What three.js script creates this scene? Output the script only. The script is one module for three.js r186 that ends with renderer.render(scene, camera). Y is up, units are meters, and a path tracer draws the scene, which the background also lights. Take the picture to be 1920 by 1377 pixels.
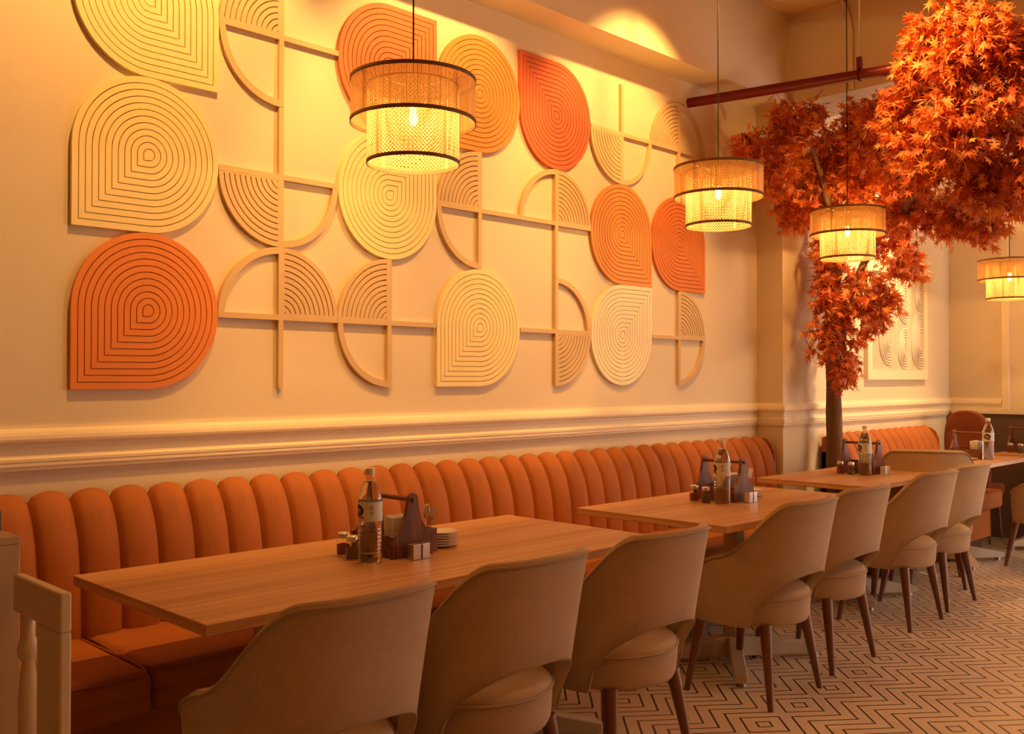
import * as THREE from 'three';
import { mergeGeometries } from 'three/addons/utils/BufferGeometryUtils.js';
import { RoundedBoxGeometry } from 'three/addons/geometries/RoundedBoxGeometry.js';
import { RectAreaLightUniformsLib } from 'three/addons/lights/RectAreaLightUniformsLib.js';

// ---------------------------------------------------------------- camera, sky, lights, exposure
const scene = new THREE.Scene();
const camera = new THREE.PerspectiveCamera(41.61, 1920 / 1377, 0.05, 60);
camera.position.set(-1.294, 1.341, 3.536);
{
  const yaw = THREE.MathUtils.degToRad(44.905), pitch = THREE.MathUtils.degToRad(0.704);
  camera.lookAt(camera.position.x + Math.sin(yaw) * Math.cos(pitch), camera.position.y + Math.sin(pitch), camera.position.z - Math.cos(yaw) * Math.cos(pitch));
}
RectAreaLightUniformsLib.init();
const SKY = new THREE.Color().setRGB(1.0, 0.85, 0.72);
scene.background = SKY;                       // overcast daylight outside the far window
scene.backgroundIntensity = 5.0;
const WARM = new THREE.Color().setRGB(1.0, 0.495, 0.128);      // halogen spots
const PEND = new THREE.Color().setRGB(1.0, 0.56, 0.17);      // pendant bulbs
const SPOT_POWER = 13.6, CANOPY_POWER = 19, PENDANT_POWER = 1.1, AISLE_FILL_POWER = 5.6;
const renderer = new THREE.WebGLRenderer({ antialias: true });
renderer.toneMapping = THREE.LinearToneMapping;
renderer.toneMappingExposure = 1.0;
renderer.shadowMap.enabled = true;
const CEIL = 3.8;

// ---------------------------------------------------------------- small helpers
let seed = 20231;
const rnd = () => { seed = (seed + 0x6D2B79F5) | 0; let t = Math.imul(seed ^ (seed >>> 15), 1 | seed); t = (t + Math.imul(t ^ (t >>> 7), 61 | t)) ^ t; return ((t ^ (t >>> 14)) >>> 0) / 4294967296; };
const rr = (a, b) => a + (b - a) * rnd();
const V = (x, y, z) => new THREE.Vector3(x, y, z);
const rgb = (r, g, b) => new THREE.Color().setRGB(r, g, b);
const sstep = (a, b, x) => { const t = Math.min(1, Math.max(0, (x - a) / (b - a))); return t * t * (3 - 2 * t); };
const used = new Map();
const numbered = n => { const k = used.get(n) || 0; used.set(n, k + 1); return k ? n + '_' + String(k).padStart(3, '0') : n; };
function shade(o) { o.traverse(c => { if (c.isMesh) { c.castShadow = true; c.receiveShadow = true; } }); return o; }
function mesh(name, geo, mat, parent) { const m = new THREE.Mesh(geo, mat); m.name = name; m.castShadow = m.receiveShadow = true; if (parent) parent.add(m); return m; }
function thing(name, label, category, pos = [0, 0, 0], turn = 0, group) {
  const o = new THREE.Group(); o.name = numbered(name); o.position.set(...pos); o.rotation.y = turn;
  o.userData = { label, category }; if (group) o.userData.group = group; scene.add(o); return o;
}
function single(name, geo, mat, label, category, pos = [0, 0, 0], turn = 0, group) {
  const o = mesh(numbered(name), geo, mat); o.position.set(...pos); o.rotation.y = turn;
  o.userData = { label, category }; if (group) o.userData.group = group; scene.add(o); return o;
}
function struct(name, geo, mat, label, category) { const o = mesh(name, geo, mat); o.userData = { kind: 'structure', label, category }; scene.add(o); return o; }
function dup(src, name, label, pos, turn = 0, group) {
  const o = src.clone(); o.name = numbered(name); o.userData = { ...src.userData, label }; if (group) o.userData.group = group;
  o.position.set(...pos); o.rotation.y = turn; scene.add(o); return o;
}
// box from corner to corner with metre uv
function bx(x0, x1, y0, y1, z0, z1, s = 1) {
  const g = new THREE.BoxGeometry(x1 - x0, y1 - y0, z1 - z0).toNonIndexed(); g.translate((x0 + x1) / 2, (y0 + y1) / 2, (z0 + z1) / 2);
  return metreUV(g, s);
}
function metreUV(g, s = 1) {   // world-size planar uv from the dominant normal axis
  const p = g.attributes.position, n = g.attributes.normal, uv = new Float32Array(p.count * 2);
  for (let i = 0; i < p.count; i++) {
    const ax = Math.abs(n.getX(i)), ay = Math.abs(n.getY(i)), az = Math.abs(n.getZ(i));
    let u, v; if (ay >= ax && ay >= az) { u = p.getX(i); v = p.getZ(i); } else if (ax >= az) { u = p.getZ(i); v = p.getY(i); } else { u = p.getX(i); v = p.getY(i); }
    uv[2 * i] = u * s; uv[2 * i + 1] = v * s;
  }
  g.setAttribute('uv', new THREE.BufferAttribute(uv, 2)); return g;
}
function rbox(w, h, d, r, seg = 2) { return new RoundedBoxGeometry(w, h, d, seg, r); }
function at(g, x, y, z) { g.translate(x, y, z); return g; }
const merge = l => mergeGeometries(l.map(g => { const h = g.index ? g.toNonIndexed() : g.clone(); for (const k of Object.keys(h.attributes)) if (!['position', 'normal', 'uv'].includes(k)) h.deleteAttribute(k); return h; }));
function lathe(pts, seg = 32) { return new THREE.LatheGeometry(pts.map(p => new THREE.Vector2(p[0], p[1])), seg); }
function tube(pts, r, seg = 24, rad = 8, closed = false) { return new THREE.TubeGeometry(new THREE.CatmullRomCurve3(pts, closed), seg, r, rad, closed); }
function rod(a, b, r0, r1 = r0, n = 10) {
  const d = b.clone().sub(a), g = new THREE.CylinderGeometry(r1, r0, d.length(), n); g.translate(0, d.length() / 2, 0);
  g.applyQuaternion(new THREE.Quaternion().setFromUnitVectors(V(0, 1, 0), d.normalize())); g.translate(a.x, a.y, a.z); return g;
}
// swept profile: list of [a, b] closed polygon extruded along an axis
function sweepX(poly, x0, x1, m0 = 0, m1 = 0, zb = 0) {            // poly in (z, y)
  const s = new THREE.Shape(poly.map(p => new THREE.Vector2(p[0], p[1])));
  const g = new THREE.ExtrudeGeometry(s, { depth: x1 - x0, bevelEnabled: false }); // shape x->z, y->y, depth->x
  g.applyMatrix4(new THREE.Matrix4().set(0, 0, 1, x0, 0, 1, 0, 0, -1, 0, 0, 0, 0, 0, 0, 1));
  g.applyMatrix4(new THREE.Matrix4().makeScale(1, 1, -1)); { const p = g.attributes.position; for (let i = 0; i < p.count; i++) { const d = p.getZ(i) - zb; p.setX(i, p.getX(i) + (p.getX(i) < (x0 + x1) / 2 ? -m0 : m1) * d); } }
  flip(g); g.computeVertexNormals(); return g;
}
function flip(g) { const p = g.index ? null : g.attributes.position; if (!p) { const a = g.index.array; for (let i = 0; i < a.length; i += 3) { const t = a[i]; a[i] = a[i + 1]; a[i + 1] = t; } return; }
  for (const k of Object.keys(g.attributes)) { const A = g.attributes[k], n = A.itemSize, a = A.array; for (let i = 0; i < A.count; i += 3) for (let j = 0; j < n; j++) { const t = a[i * n + j]; a[i * n + j] = a[(i + 1) * n + j]; a[(i + 1) * n + j] = t; } } }
function grid(nu, nv, f, closeV = false) {  // f(i/nu, j/nv) -> Vector3
  const pos = [], uv = [], idx = [];
  for (let i = 0; i <= nu; i++) for (let j = 0; j <= nv; j++) { const p = f(i / nu, j / nv); pos.push(p.x, p.y, p.z); uv.push(i / nu, j / nv); }
  for (let i = 0; i < nu; i++) for (let j = 0; j < nv; j++) { const a = i * (nv + 1) + j, b = a + nv + 1; idx.push(a, b, a + 1, b, b + 1, a + 1); }
  const g = new THREE.BufferGeometry(); g.setAttribute('position', new THREE.Float32BufferAttribute(pos, 3)); g.setAttribute('uv', new THREE.Float32BufferAttribute(uv, 2)); g.setIndex(idx); g.computeVertexNormals();
  if (closeV) { const n = g.attributes.normal; for (let i = 0; i <= nu; i++) { const a = i * (nv + 1), b = a + nv; const v = V(n.getX(a) + n.getX(b), n.getY(a) + n.getY(b), n.getZ(a) + n.getZ(b)).normalize(); n.setXYZ(a, v.x, v.y, v.z); n.setXYZ(b, v.x, v.y, v.z); } }
  return g;
}
// ---------------------------------------------------------------- textures
function hash2(x, y) { let h = Math.imul(x, 374761393) + Math.imul(y, 668265263) | 0; h = Math.imul(h ^ (h >>> 13), 1274126177); return ((h ^ (h >>> 16)) >>> 0) / 4294967296; }
function vnoise(x, y, px, py) { const xi = Math.floor(x), yi = Math.floor(y), fx = x - xi, fy = y - yi, sx = fx * fx * (3 - 2 * fx), sy = fy * fy * (3 - 2 * fy); const h = (a, b) => hash2(((a % px) + px) % px, ((b % py) + py) % py);
  return (h(xi, yi) * (1 - sx) + h(xi + 1, yi) * sx) * (1 - sy) + (h(xi, yi + 1) * (1 - sx) + h(xi + 1, yi + 1) * sx) * sy; }
function fbm(u, v, fx, fy, oct = 4) { let s = 0, a = 0.5, t = 0; for (let i = 0; i < oct; i++) { s += a * vnoise(u * fx, v * fy, fx, fy); t += a; a *= 0.5; fx *= 2; fy *= 2; } return s / t; }
function dtex(w, h, f, rx = 1, ry = 1, color = true) {
  const d = new Uint8Array(w * h * 4);
  for (let j = 0; j < h; j++) for (let i = 0; i < w; i++) { const c = f(i / w, j / h), k = 4 * (j * w + i); d[k] = Math.max(0, Math.min(255, c[0])); d[k + 1] = Math.max(0, Math.min(255, c[1])); d[k + 2] = Math.max(0, Math.min(255, c[2])); d[k + 3] = 255; }
  const t = new THREE.DataTexture(d, w, h); t.wrapS = t.wrapT = THREE.RepeatWrapping; t.magFilter = t.minFilter = THREE.LinearFilter; t.repeat.set(rx, ry);
  if (color) t.colorSpace = THREE.SRGBColorSpace; t.needsUpdate = true; return t;
}
const gray = v => [v, v, v];
const plasterBump = dtex(256, 256, (u, v) => gray(255 * fbm(u, v, 24, 24, 4)), 1.2, 1.2, false);
const plasterTone = dtex(256, 256, (u, v) => { const n = 246 + 18 * (fbm(u, v, 3, 3, 5) - 0.5); return [n, n, n]; }, 0.5, 0.5);
const velvetTone = dtex(256, 256, (u, v) => { const n = 236 + 34 * (fbm(u, v, 3, 3, 4) - 0.5) + 12 * (fbm(u, v, 64, 64, 2) - 0.5); return [n, n, n]; }, 2, 2);
const velvetBump = dtex(256, 256, (u, v) => gray(255 * fbm(u, v, 96, 96, 2)), 4, 4, false);
// light oak laminate: long streaks along u (metres)
const oak = dtex(1024, 512, (u, v) => {
  const w = fbm(u, v, 3, 6, 3), s = fbm(u, v + 0.04 * w, 2, 48, 4), f = fbm(u, v, 6, 190, 2), band = fbm(u, v, 1, 9, 2);
  const k = 0.62 * s + 0.2 * f + 0.35 * band - 0.08;
  return [226 - 66 * k, 178 - 68 * k, 128 - 62 * k];
}, 0.6, 1.1);
const walnut = dtex(256, 512, (u, v) => { const s = fbm(u + 0.03 * fbm(u, v, 4, 3, 2), v, 28, 2, 4); const k = 0.55 + 0.75 * s; return [128 * k, 72 * k, 36 * k]; }, 4, 4);
// printed floor: rows of concentric diamonds with six zigzags between them
const FX = 0.30, FZ = 1.13, AMP = 0.135, ROW = 0.565;
const floorTex = dtex(1024, 964, (u, v) => {
  const x = u * FX * 4, z = v * FZ, px = 1.2 / 1024;
  let best = 9;
  for (const [rx, rz] of [[0, 0], [0.15, ROW], [0, 2 * ROW], [0.15, -ROW]]) {
    let dx = Math.abs(((x - rx) % FX + FX * 1.5) % FX - FX / 2), dz = z - rz;
    const e = Math.abs(dz) + dx * AMP / 0.15;                     // diamond metric along z
    if (Math.abs(dz) < 0.14) { best = Math.min(best, Math.abs(e - 0.105), Math.abs(e - 0.036)); }
    if (dz > -0.01) for (let k = 1; k <= 6; k++) { const e2 = dz + dx * AMP / 0.15; best = Math.min(best, Math.abs(e2 - 0.105 - 0.07 * k)); }
  }
  const line = 1 - sstep(0.0033, 0.0052, best * 0.742 + px * 0.2);
  const n = 14 * (fbm(u, v, 5, 5, 4) - 0.5) + 10 * (fbm(u, v, 60, 60, 2) - 0.5);
  const c = [222 + n, 204 + n, 184 + n];
  return [c[0] * (1 - line) + 62 * line, c[1] * (1 - line) + 52 * line, c[2] * (1 - line) + 46 * line];
}, 1 / 1.2, 1 / FZ);

// ---------------------------------------------------------------- materials
const std = (c, r = 0.8, o = {}) => new THREE.MeshStandardMaterial({ color: c, roughness: r, ...o });
const phy = (c, r = 0.8, o = {}) => new THREE.MeshPhysicalMaterial({ color: c, roughness: r, ...o });
const M = {
  wall: std(rgb(0.86, 0.73, 0.50), 0.75, { map: plasterTone, bumpMap: plasterBump, bumpScale: 0.0006 }),
  trim: std(rgb(0.88, 0.75, 0.52), 0.5),
  ceiling: std(rgb(0.84, 0.58, 0.30), 0.85, { map: plasterTone }),
  clay: std(rgb(0.62, 0.36, 0.17), 0.85, { map: plasterTone }),
  brown: std(rgb(0.16, 0.085, 0.05), 0.55),
  floor: phy(rgb(1, 1, 1), 0.32, { map: floorTex, specularIntensity: 1.0 }),
  oak: phy(rgb(1, 1, 1), 0.42, { map: oak, specularIntensity: 0.7 }),
  walnut: std(rgb(1, 1, 1), 0.5, { map: walnut }),
  leg: phy(rgb(0.16, 0.052, 0.022), 0.35, { clearcoat: 0.3, clearcoatRoughness: 0.3 }),
  velvet: phy(rgb(0.52, 0.355, 0.21), 0.85, { map: velvetTone, bumpMap: velvetBump, bumpScale: 0.0004, sheen: 0.7, sheenRoughness: 0.45, sheenColor: rgb(0.75, 0.64, 0.55) }),
  orange: phy(rgb(0.50, 0.145, 0.018), 0.7, { map: velvetTone, bumpMap: velvetBump, bumpScale: 0.0004, sheen: 0.5, sheenRoughness: 0.5, sheenColor: rgb(0.85, 0.35, 0.1) }),
  dimOrange: phy(rgb(0.30, 0.075, 0.016), 0.8, { map: velvetTone }),  // banquette orange darkened: the shade of the dim corner is in the colour
  plinth: std(rgb(0.10, 0.045, 0.02), 0.6),
  beigeMetal: std(rgb(0.62, 0.52, 0.40), 0.45),
  pipe: phy(rgb(0.12, 0.006, 0.003), 0.45, { specularIntensity: 0.5 }),
  steel: std(rgb(0.72, 0.70, 0.66), 0.28, { metalness: 1 }),
  darkSteel: std(rgb(0.30, 0.28, 0.26), 0.35, { metalness: 1 }),
  black: std(rgb(0.012, 0.010, 0.009), 0.5),
  cord: std(rgb(0.03, 0.015, 0.01), 0.6),
  rattan: phy(rgb(0.66, 0.42, 0.17), 0.85, { transmission: 0.22, thickness: 0 }),
  linen: phy(rgb(0.52, 0.29, 0.09), 0.95, { transmission: 0.3, thickness: 0 }),
  rim: std(rgb(0.24, 0.11, 0.04), 0.7),
  paper: std(rgb(0.86, 0.80, 0.68), 0.9),
  china: phy(rgb(0.78, 0.70, 0.58), 0.22, { clearcoat: 0.5 }),
  glass: phy(rgb(1, 1, 1), 0.03, { transmission: 1, thickness: 0, ior: 1.5 }),
  plastic: phy(rgb(0.97, 0.98, 0.97), 0.04, { transmission: 1, thickness: 0, ior: 1.5 }),
  water: phy(rgb(1, 1, 1), 0.0, { transmission: 1, thickness: 0.07, ior: 1.33, attenuationColor: rgb(0.93, 0.97, 0.97), attenuationDistance: 0.4 }),
  capWhite: std(rgb(0.80, 0.74, 0.64), 0.4),
  chilli: std(rgb(0.20, 0.032, 0.010), 0.9),
  oregano: std(rgb(0.13, 0.09, 0.035), 0.95),
  cream: phy(rgb(0.66, 0.54, 0.34), 0.4, { clearcoat: 0.3, clearcoatRoughness: 0.4 }),
  kiosk: std(rgb(0.56, 0.40, 0.22), 0.55),
  bark: std(rgb(0.17, 0.095, 0.045), 0.9, { bumpMap: dtex(128, 256, (u, v) => gray(255 * fbm(u, v, 14, 5, 4)), 3, 4, false), bumpScale: 0.006 }),
  twig: std(rgb(0.13, 0.06, 0.03), 0.85),
  artTan: std(rgb(0.67, 0.48, 0.25), 0.7), artSand: std(rgb(0.74, 0.57, 0.30), 0.7),
  artCream: std(rgb(0.92, 0.76, 0.36), 0.7), artIvory: std(rgb(0.93, 0.83, 0.56), 0.7),
  artTerra: std(rgb(0.82, 0.265, 0.05), 0.7), artCoral: std(rgb(0.72, 0.205, 0.07), 0.7), artRed: std(rgb(0.70, 0.15, 0.05), 0.7), artAmber: std(rgb(0.74, 0.31, 0.07), 0.7), artOrange: std(rgb(0.68, 0.20, 0.035), 0.7),
  relief: std(rgb(0.60, 0.50, 0.36), 0.8), reliefLine: std(rgb(0.78, 0.70, 0.55), 0.8),
};

// ================================================================ THE ROOM
const WZ = 0.027, PX = 4.576, PZ = 0.223, RX = 7.45, EX = 10.2, LX = -3.2, FZZ = 6.2, SOF = 3.206, BEAM = 0.235;
// floor
{
  const g = bx(LX - 0.2, EX + 0.2, -0.12, 0, -0.3, FZZ + 0.2), p = g.attributes.position, uv = g.attributes.uv, a = 0.046;
  for (let i = 0; i < p.count; i++) { const x = p.getX(i) - 2.957, z = p.getZ(i) - 1.517; uv.setXY(i, x * Math.cos(a) - z * Math.sin(a), z * Math.cos(a) + x * Math.sin(a)); }
  struct('floor', g, M.floor, 'pale tiled floor printed with dark zigzags and diamonds', 'floor');
}
struct('ceiling', merge([bx(LX - 0.2, 4.7, CEIL, CEIL + 0.12, -0.3, FZZ + 0.2), bx(4.7, EX + 0.2, 3.45, CEIL + 0.12, -0.3, FZZ + 0.2)]), M.ceiling, 'plain plaster ceiling above the beams', 'ceiling');
struct('wall_back', bx(LX - 0.2, PX, 0, CEIL, -0.3, WZ), M.wall, 'cream plaster wall behind the geometric wall art', 'wall');
struct('wall_pillar', bx(PX, RX + 0.3, 0, 3.45, -0.3, PZ), M.wall, 'cream wall stepping forward behind the maple tree', 'wall');
struct('wall_left', bx(LX - 0.2, LX, 0, CEIL, -0.3, FZZ + 0.2), M.clay, 'plain clay-coloured end wall', 'wall');
const G0 = 5.3, G1 = 8.3;
struct('wall_front', merge([bx(LX - 0.2, G0, 0, CEIL, FZZ, FZZ + 0.2), bx(G1, EX + 0.2, 0, CEIL, FZZ, FZZ + 0.2), bx(G0, G1, 0, 0.35, FZZ, FZZ + 0.2), bx(G0, G1, 2.85, CEIL, FZZ, FZZ + 0.2)]), M.clay, 'plain clay-coloured wall facing the banquette', 'wall');
struct('wall_alcove', bx(RX, RX + 0.3, 0, 3.45, PZ, 0.715), M.wall, 'cream return wall beyond the short banquette', 'wall');
struct('wall_far', bx(RX + 0.3, EX, 0, 3.45, -0.3, 0.45), M.wall, 'cream wall receding behind the alcove', 'wall');
struct('wall_panel', merge([bx(RX + 0.03, RX + 0.3, 0, 3.45, 0.715, 1.45), bx(RX + 0.022, RX + 0.03, 2.30, 2.315, 0.715, 1.45)]), M.wall, 'cream panelling past the alcove return wall', 'wall');
// far end wall with a big window opening
const W0 = 0.75, W1 = 5.6, WY0 = 0.12, WY1 = 2.85;
struct('wall_right', merge([bx(EX, EX + 0.2, 0, WY0, 0.4, FZZ), bx(EX, EX + 0.2, WY1, 3.45, 0.4, FZZ), bx(EX, EX + 0.2, WY0, WY1, 0.4, W0), bx(EX, EX + 0.2, WY0, WY1, W1, FZZ)]), M.wall, 'end wall around the daylight window', 'wall');
{
  const w = new THREE.Group(); w.name = 'window_1'; w.userData = { kind: 'structure', label: 'tall daylight window in the end wall', category: 'window' }; scene.add(w);
  for (let k = 0; k <= 4; k++) { const z = W0 + (W1 - W0) * k / 4; mesh('window_frame', bx(EX + 0.06, EX + 0.14, WY0, WY1, z - 0.025, z + 0.025), M.black, w); }
  for (const y of [WY0, WY1]) mesh('window_frame', bx(EX + 0.06, EX + 0.14, y - 0.025, y + 0.025, W0, W1), M.black, w);
  for (let k = 0; k < 4; k++) mesh('pane', bx(EX + 0.098, EX + 0.102, WY0, WY1, W0 + (W1 - W0) * k / 4, W0 + (W1 - W0) * (k + 1) / 4), M.glass, w);
}
{
  const w = new THREE.Group(); w.name = 'window_2'; w.userData = { kind: 'structure', label: 'wide daylight window in the wall facing the banquette', category: 'window' }; scene.add(w);
  for (let k = 0; k <= 4; k++) { const x = G0 + (G1 - G0) * k / 4; mesh('window_frame', bx(x - 0.025, x + 0.025, WY0, WY1, FZZ + 0.06, FZZ + 0.14), M.black, w); }
  for (const y of [WY0, WY1]) mesh('window_frame', bx(G0, G1, y - 0.025, y + 0.025, FZZ + 0.06, FZZ + 0.14), M.black, w);
  for (let k = 0; k < 4; k++) mesh('pane', bx(G0 + (G1 - G0) * k / 4, G0 + (G1 - G0) * (k + 1) / 4, WY0, WY1, FZZ + 0.098, FZZ + 0.102), M.glass, w);
}
// beams
struct('trim_1', bx(LX, 4.66, SOF, CEIL, WZ, BEAM), M.wall, 'boxed beam running along the top of the art wall', 'beam');
struct('trim_2', bx(4.66, 5.15, SOF, CEIL, PZ, FZZ), M.wall, 'cross beam over the maple tree', 'beam');
// chair rail
function railPoly(z) {
  const p = [[0, 1.180], [0.012, 1.180], [0.014, 1.172], [0.020, 1.169], [0.034, 1.160], [0.043, 1.148], [0.047, 1.136], [0.044, 1.127], [0.036, 1.121], [0.022, 1.117], [0.022, 1.107], [0.016, 1.104], [0.014, 1.080], [0.018, 1.073], [0.030, 1.072], [0.036, 1.068], [0.036, 1.058], [0.030, 1.055], [0.034, 1.051], [0.034, 1.043], [0.027, 1.040], [0.029, 1.036], [0.027, 1.029], [0.018, 1.025], [0.012, 1.020], [0.008, 1.013], [0, 1.013]];
  return p.map(q => [q[0] * 0.66 + z, q[1]]);
}
struct('trim_4', sweepX(railPoly(WZ), LX, PX, 0, -1, WZ), M.trim, 'moulded chair rail along the art wall', 'chair rail');
{
  const g = sweepX(railPoly(0), 0, PZ - WZ, -1, 1, 0); g.rotateY(-Math.PI / 2); g.translate(PX, 0, WZ);   // pillar side, facing -x
  struct('trim_5', g, M.trim, 'moulded chair rail on the pillar side', 'chair rail');
}
struct('trim_6', sweepX(railPoly(PZ), PX, RX, 1, -1, PZ), M.trim, 'moulded chair rail behind the maple tree', 'chair rail');
{
  const g = sweepX(railPoly(0), 0, 0.437, -1, 0, 0); g.rotateY(-Math.PI / 2); g.translate(RX, 0, PZ);
  struct('trim_7', g, M.trim, 'moulded chair rail on the alcove return wall', 'chair rail');
}
struct('trim_8', bx(RX - 0.025, RX + 0.0, 1.08, 3.45, 0.665, 0.715), M.trim, 'narrow corner strip ending the alcove return wall', 'trim');

// ================================================================ WALL ART
const UX = 0.561, UY = 0.58, AY = 1.304, AT = 0.018;
function outline(corner, s, n = 14) {   // rounded square with one sharp corner; half size s; corner 'bl','br','tl','tr'
  const pts = [];
  const q = { tr: [0, 1, 1], tl: [90, -1, 1], bl: [180, -1, -1], br: [270, 1, -1] };
  for (const k of ['tr', 'tl', 'bl', 'br']) {
    const [a0, cx, cy] = q[k];
    if (k === corner) { const e = s * 0.06; const A = [[cx * s, cy * (s - e)], [cx * s, cy * s], [cx * (s - e), cy * s]]; if (k === 'tr' || k === 'bl') pts.push(...A); else pts.push(A[2], A[1], A[0]); }
    else for (let i = 0; i <= n; i++) { const a = (a0 + 90 * i / n) * Math.PI / 180; pts.push([Math.cos(a) * s, Math.sin(a) * s]); }
  }
  return pts.filter((p, i) => { const o = pts[(i + pts.length - 1) % pts.length]; return Math.hypot(p[0] - o[0], p[1] - o[1]) > 1e-5; });
}
const shapeOf = pts => new THREE.Shape(pts.map(p => new THREE.Vector2(p[0], p[1])));
const pathOf = pts => new THREE.Path(pts.map(p => new THREE.Vector2(p[0], p[1])));
const ext = (s, d, z = 0) => { const g = new THREE.ExtrudeGeometry(s, { depth: d, bevelEnabled: false, curveSegments: 12 }); g.translate(0, 0, z); return g; };
const dropGeo = {};
function dropSet(corner) {
  if (dropGeo[corner]) return dropGeo[corner];
  const HS = 0.5, N = 12, st = HS / (N - 0.1), gap = 0.0062, ridges = [];
  for (let k = 0; k < N; k++) {
    const so = HS - st * k - (k ? gap / 2 : 0), si = HS - st * (k + 1) + gap / 2;
    const s = shapeOf(outline(corner, so)); if (k < N - 1) s.holes.push(pathOf(outline(corner, si).reverse()));
    ridges.push(ext(s, 0.013, AT - 0.013));
  }
  return dropGeo[corner] = { back: ext(shapeOf(outline(corner, HS)), AT - 0.013), ridges };
}
function drop(c, r, corner, mat, label) {
  const t = thing('wall_art_panel', label, 'wall art', [(c + 0.5) * UX, AY + (r + 0.5) * UY, WZ], 0, 'carved drop-shaped wall panels');
  const d = dropSet(corner), sc = [UX * 0.995, UY * 0.998, 1];
  const b = mesh('backing', d.back, mat, t); b.scale.set(...sc);
  for (const g of d.ridges) { const m = mesh('ridge', g, mat, t); m.scale.set(...sc); }
}
drop(0, 0, 'bl', M.artTerra, 'terracotta drop panel, lowest of the column of three beside the open plaster end');
drop(0, 1, 'bl', M.artCream, 'pale yellow drop panel directly above the terracotta one');
drop(0, 2, 'br', M.artCream, 'pale yellow drop panel topmost above another yellow one, corner pointing down');
drop(2, 2, 'tr', M.artCoral, 'coral drop panel with its square corner up, behind a pendant cord');
drop(2, 1, 'tr', M.artCream, 'pale yellow drop panel half hidden below the nearest rattan pendant');
drop(3, 2, 'bl', M.artAmber, 'amber drop panel between the coral and the red ones near the beam');
drop(3, 0, 'bl', M.artCream, 'pale yellow drop panel standing alone in the lowest row, corner bottom left');
drop(4, 2, 'tl', M.artRed, 'red-orange drop panel pointing up at the beam');
drop(5, 1, 'br', M.artAmber, 'amber drop panel resting on the ivory one');
drop(5, 0, 'tr', M.artIvory, 'ivory drop panel beneath an amber one in the lowest row');
drop(6, 1, 'br', M.artOrange, 'deep orange drop panel partly behind a rattan pendant near the pillar');
// quarter pieces
const qGeo = {};
function arcPts(r, a0, a1, n = 16) { const o = []; for (let i = 0; i <= n; i++) { const a = (a0 + (a1 - a0) * i / n) * Math.PI / 180; o.push([r * Math.cos(a), r * Math.sin(a)]); } return o; }
function slat() {          // first-quadrant quarter disc of radius 0.5 with 11 routed slots
  if (qGeo.s) return qGeo.s;
  const ridges = [], N = 11, st = 0.455 / N, w = 0.0085, a0 = r => Math.asin(Math.min(1, 0.030 / r)) * 180 / Math.PI;
  const face = []; let prev = 0.0;
  const back = ext(shapeOf([[0, 0], ...arcPts(0.5, 0, 90)]), AT - 0.012);
  // edge strips left solid along both straight sides
  face.push(ext(shapeOf([[0, 0], [0.5, 0], [0.5 * Math.cos(0.06), 0.03], [0, 0.03]]), 0.012, AT - 0.012), ext(shapeOf([[0, 0.03], [0.03, 0.03], [0.03, 0.499], [0, 0.5]]), 0.012, AT - 0.012));
  for (let k = 0; k <= N; k++) {
    const ri = k ? 0.022 + st * k - st * 0.5 + w : 0.0, ro = k < N ? 0.022 + st * (k + 1) - st * 0.5 : 0.5; if (ro < 0.05) continue;
    const A = a => Math.max(a0(Math.max(a, 0.0305)), 0.1);
    const o = arcPts(ro, A(ro), 90 - A(ro)), i = ri > 0.044 ? arcPts(ri, A(ri), 90 - A(ri)).reverse() : [[0.03, 0.03]];
    ridges.push(ext(shapeOf([...o, ...i]), 0.012, AT - 0.012));
  }
  return qGeo.s = { back, face: merge(face), ridges };
}
function ringQ() { if (!qGeo.r) qGeo.r = ext(shapeOf([...arcPts(0.5, 0, 90), ...arcPts(0.452, 0, 90).reverse()]), AT); return qGeo.r; }
const QUAD = { ur: [1, 1], ul: [-1, 1], ll: [-1, -1], lr: [1, -1] };
function quadMesh(name, geo, mat, q, t) {
  const [a, b] = QUAD[q]; let g = geo;
  if (a * b < 0) { const key = geo.uuid + 'f'; g = qGeo[key] ||= (() => { const h = geo.clone(); h.applyMatrix4(new THREE.Matrix4().makeScale(-1, 1, 1)); flip(h); h.computeVertexNormals(); return h; })(); }
  const m = mesh(name, g, mat, t); m.scale.set(UX, UY, 1);
  if (q === 'll' || q === 'lr') m.rotation.z = Math.PI;   // ur -> ll, ul -> lr
  return m;
}
const BW = 0.022;
function frameArt(c, r, mat, label, slats, rings, bars) {
  const t = thing('wall_art_frame', label, 'wall art', [(c + 0.5) * UX, AY + (r + 0.5) * UY, WZ], 0, 'half-moon and bar wall pieces');
  for (const q of slats) { const s = slat(); const b = quadMesh('slotted_quarter', s.back, mat, q, t); const edge = quadMesh('edge', s.face, mat, q, t); for (const g of s.ridges) quadMesh('ridge', g, mat, q, t); }
  for (const q of rings) quadMesh('quarter_ring', ringQ(), mat, q, t);
  for (const [x0, x1, y0, y1] of bars) {     // in cell units from the centre; thin side gets the bar width
    const h = y0 === y1, g = h ? bx(x0 * UX, x1 * UX, y0 * UY - BW / 2, y0 * UY + BW / 2, 0, AT + 0.0008) : bx(x0 * UX - BW / 2, x0 * UX + BW / 2, y0 * UY, y1 * UY, 0, AT + 0.0004);
    mesh('bar', g, mat, t);
  }
}
frameArt(1, 2, M.artTan, 'tan bar piece with slotted quarter and arc, beside the topmost yellow panel', ['ul'], ['ll'], [[0, 0, -0.498, 0.5], [-0.5, 0.5, 0, 0]]);
frameArt(1, 1, M.artTan, 'tan half-moon piece curving down, between the two pale yellow panels', ['ll'], ['lr'], [[0, 0, -0.5, 0.498], [-0.5, 0.5, 0, 0]]);
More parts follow.
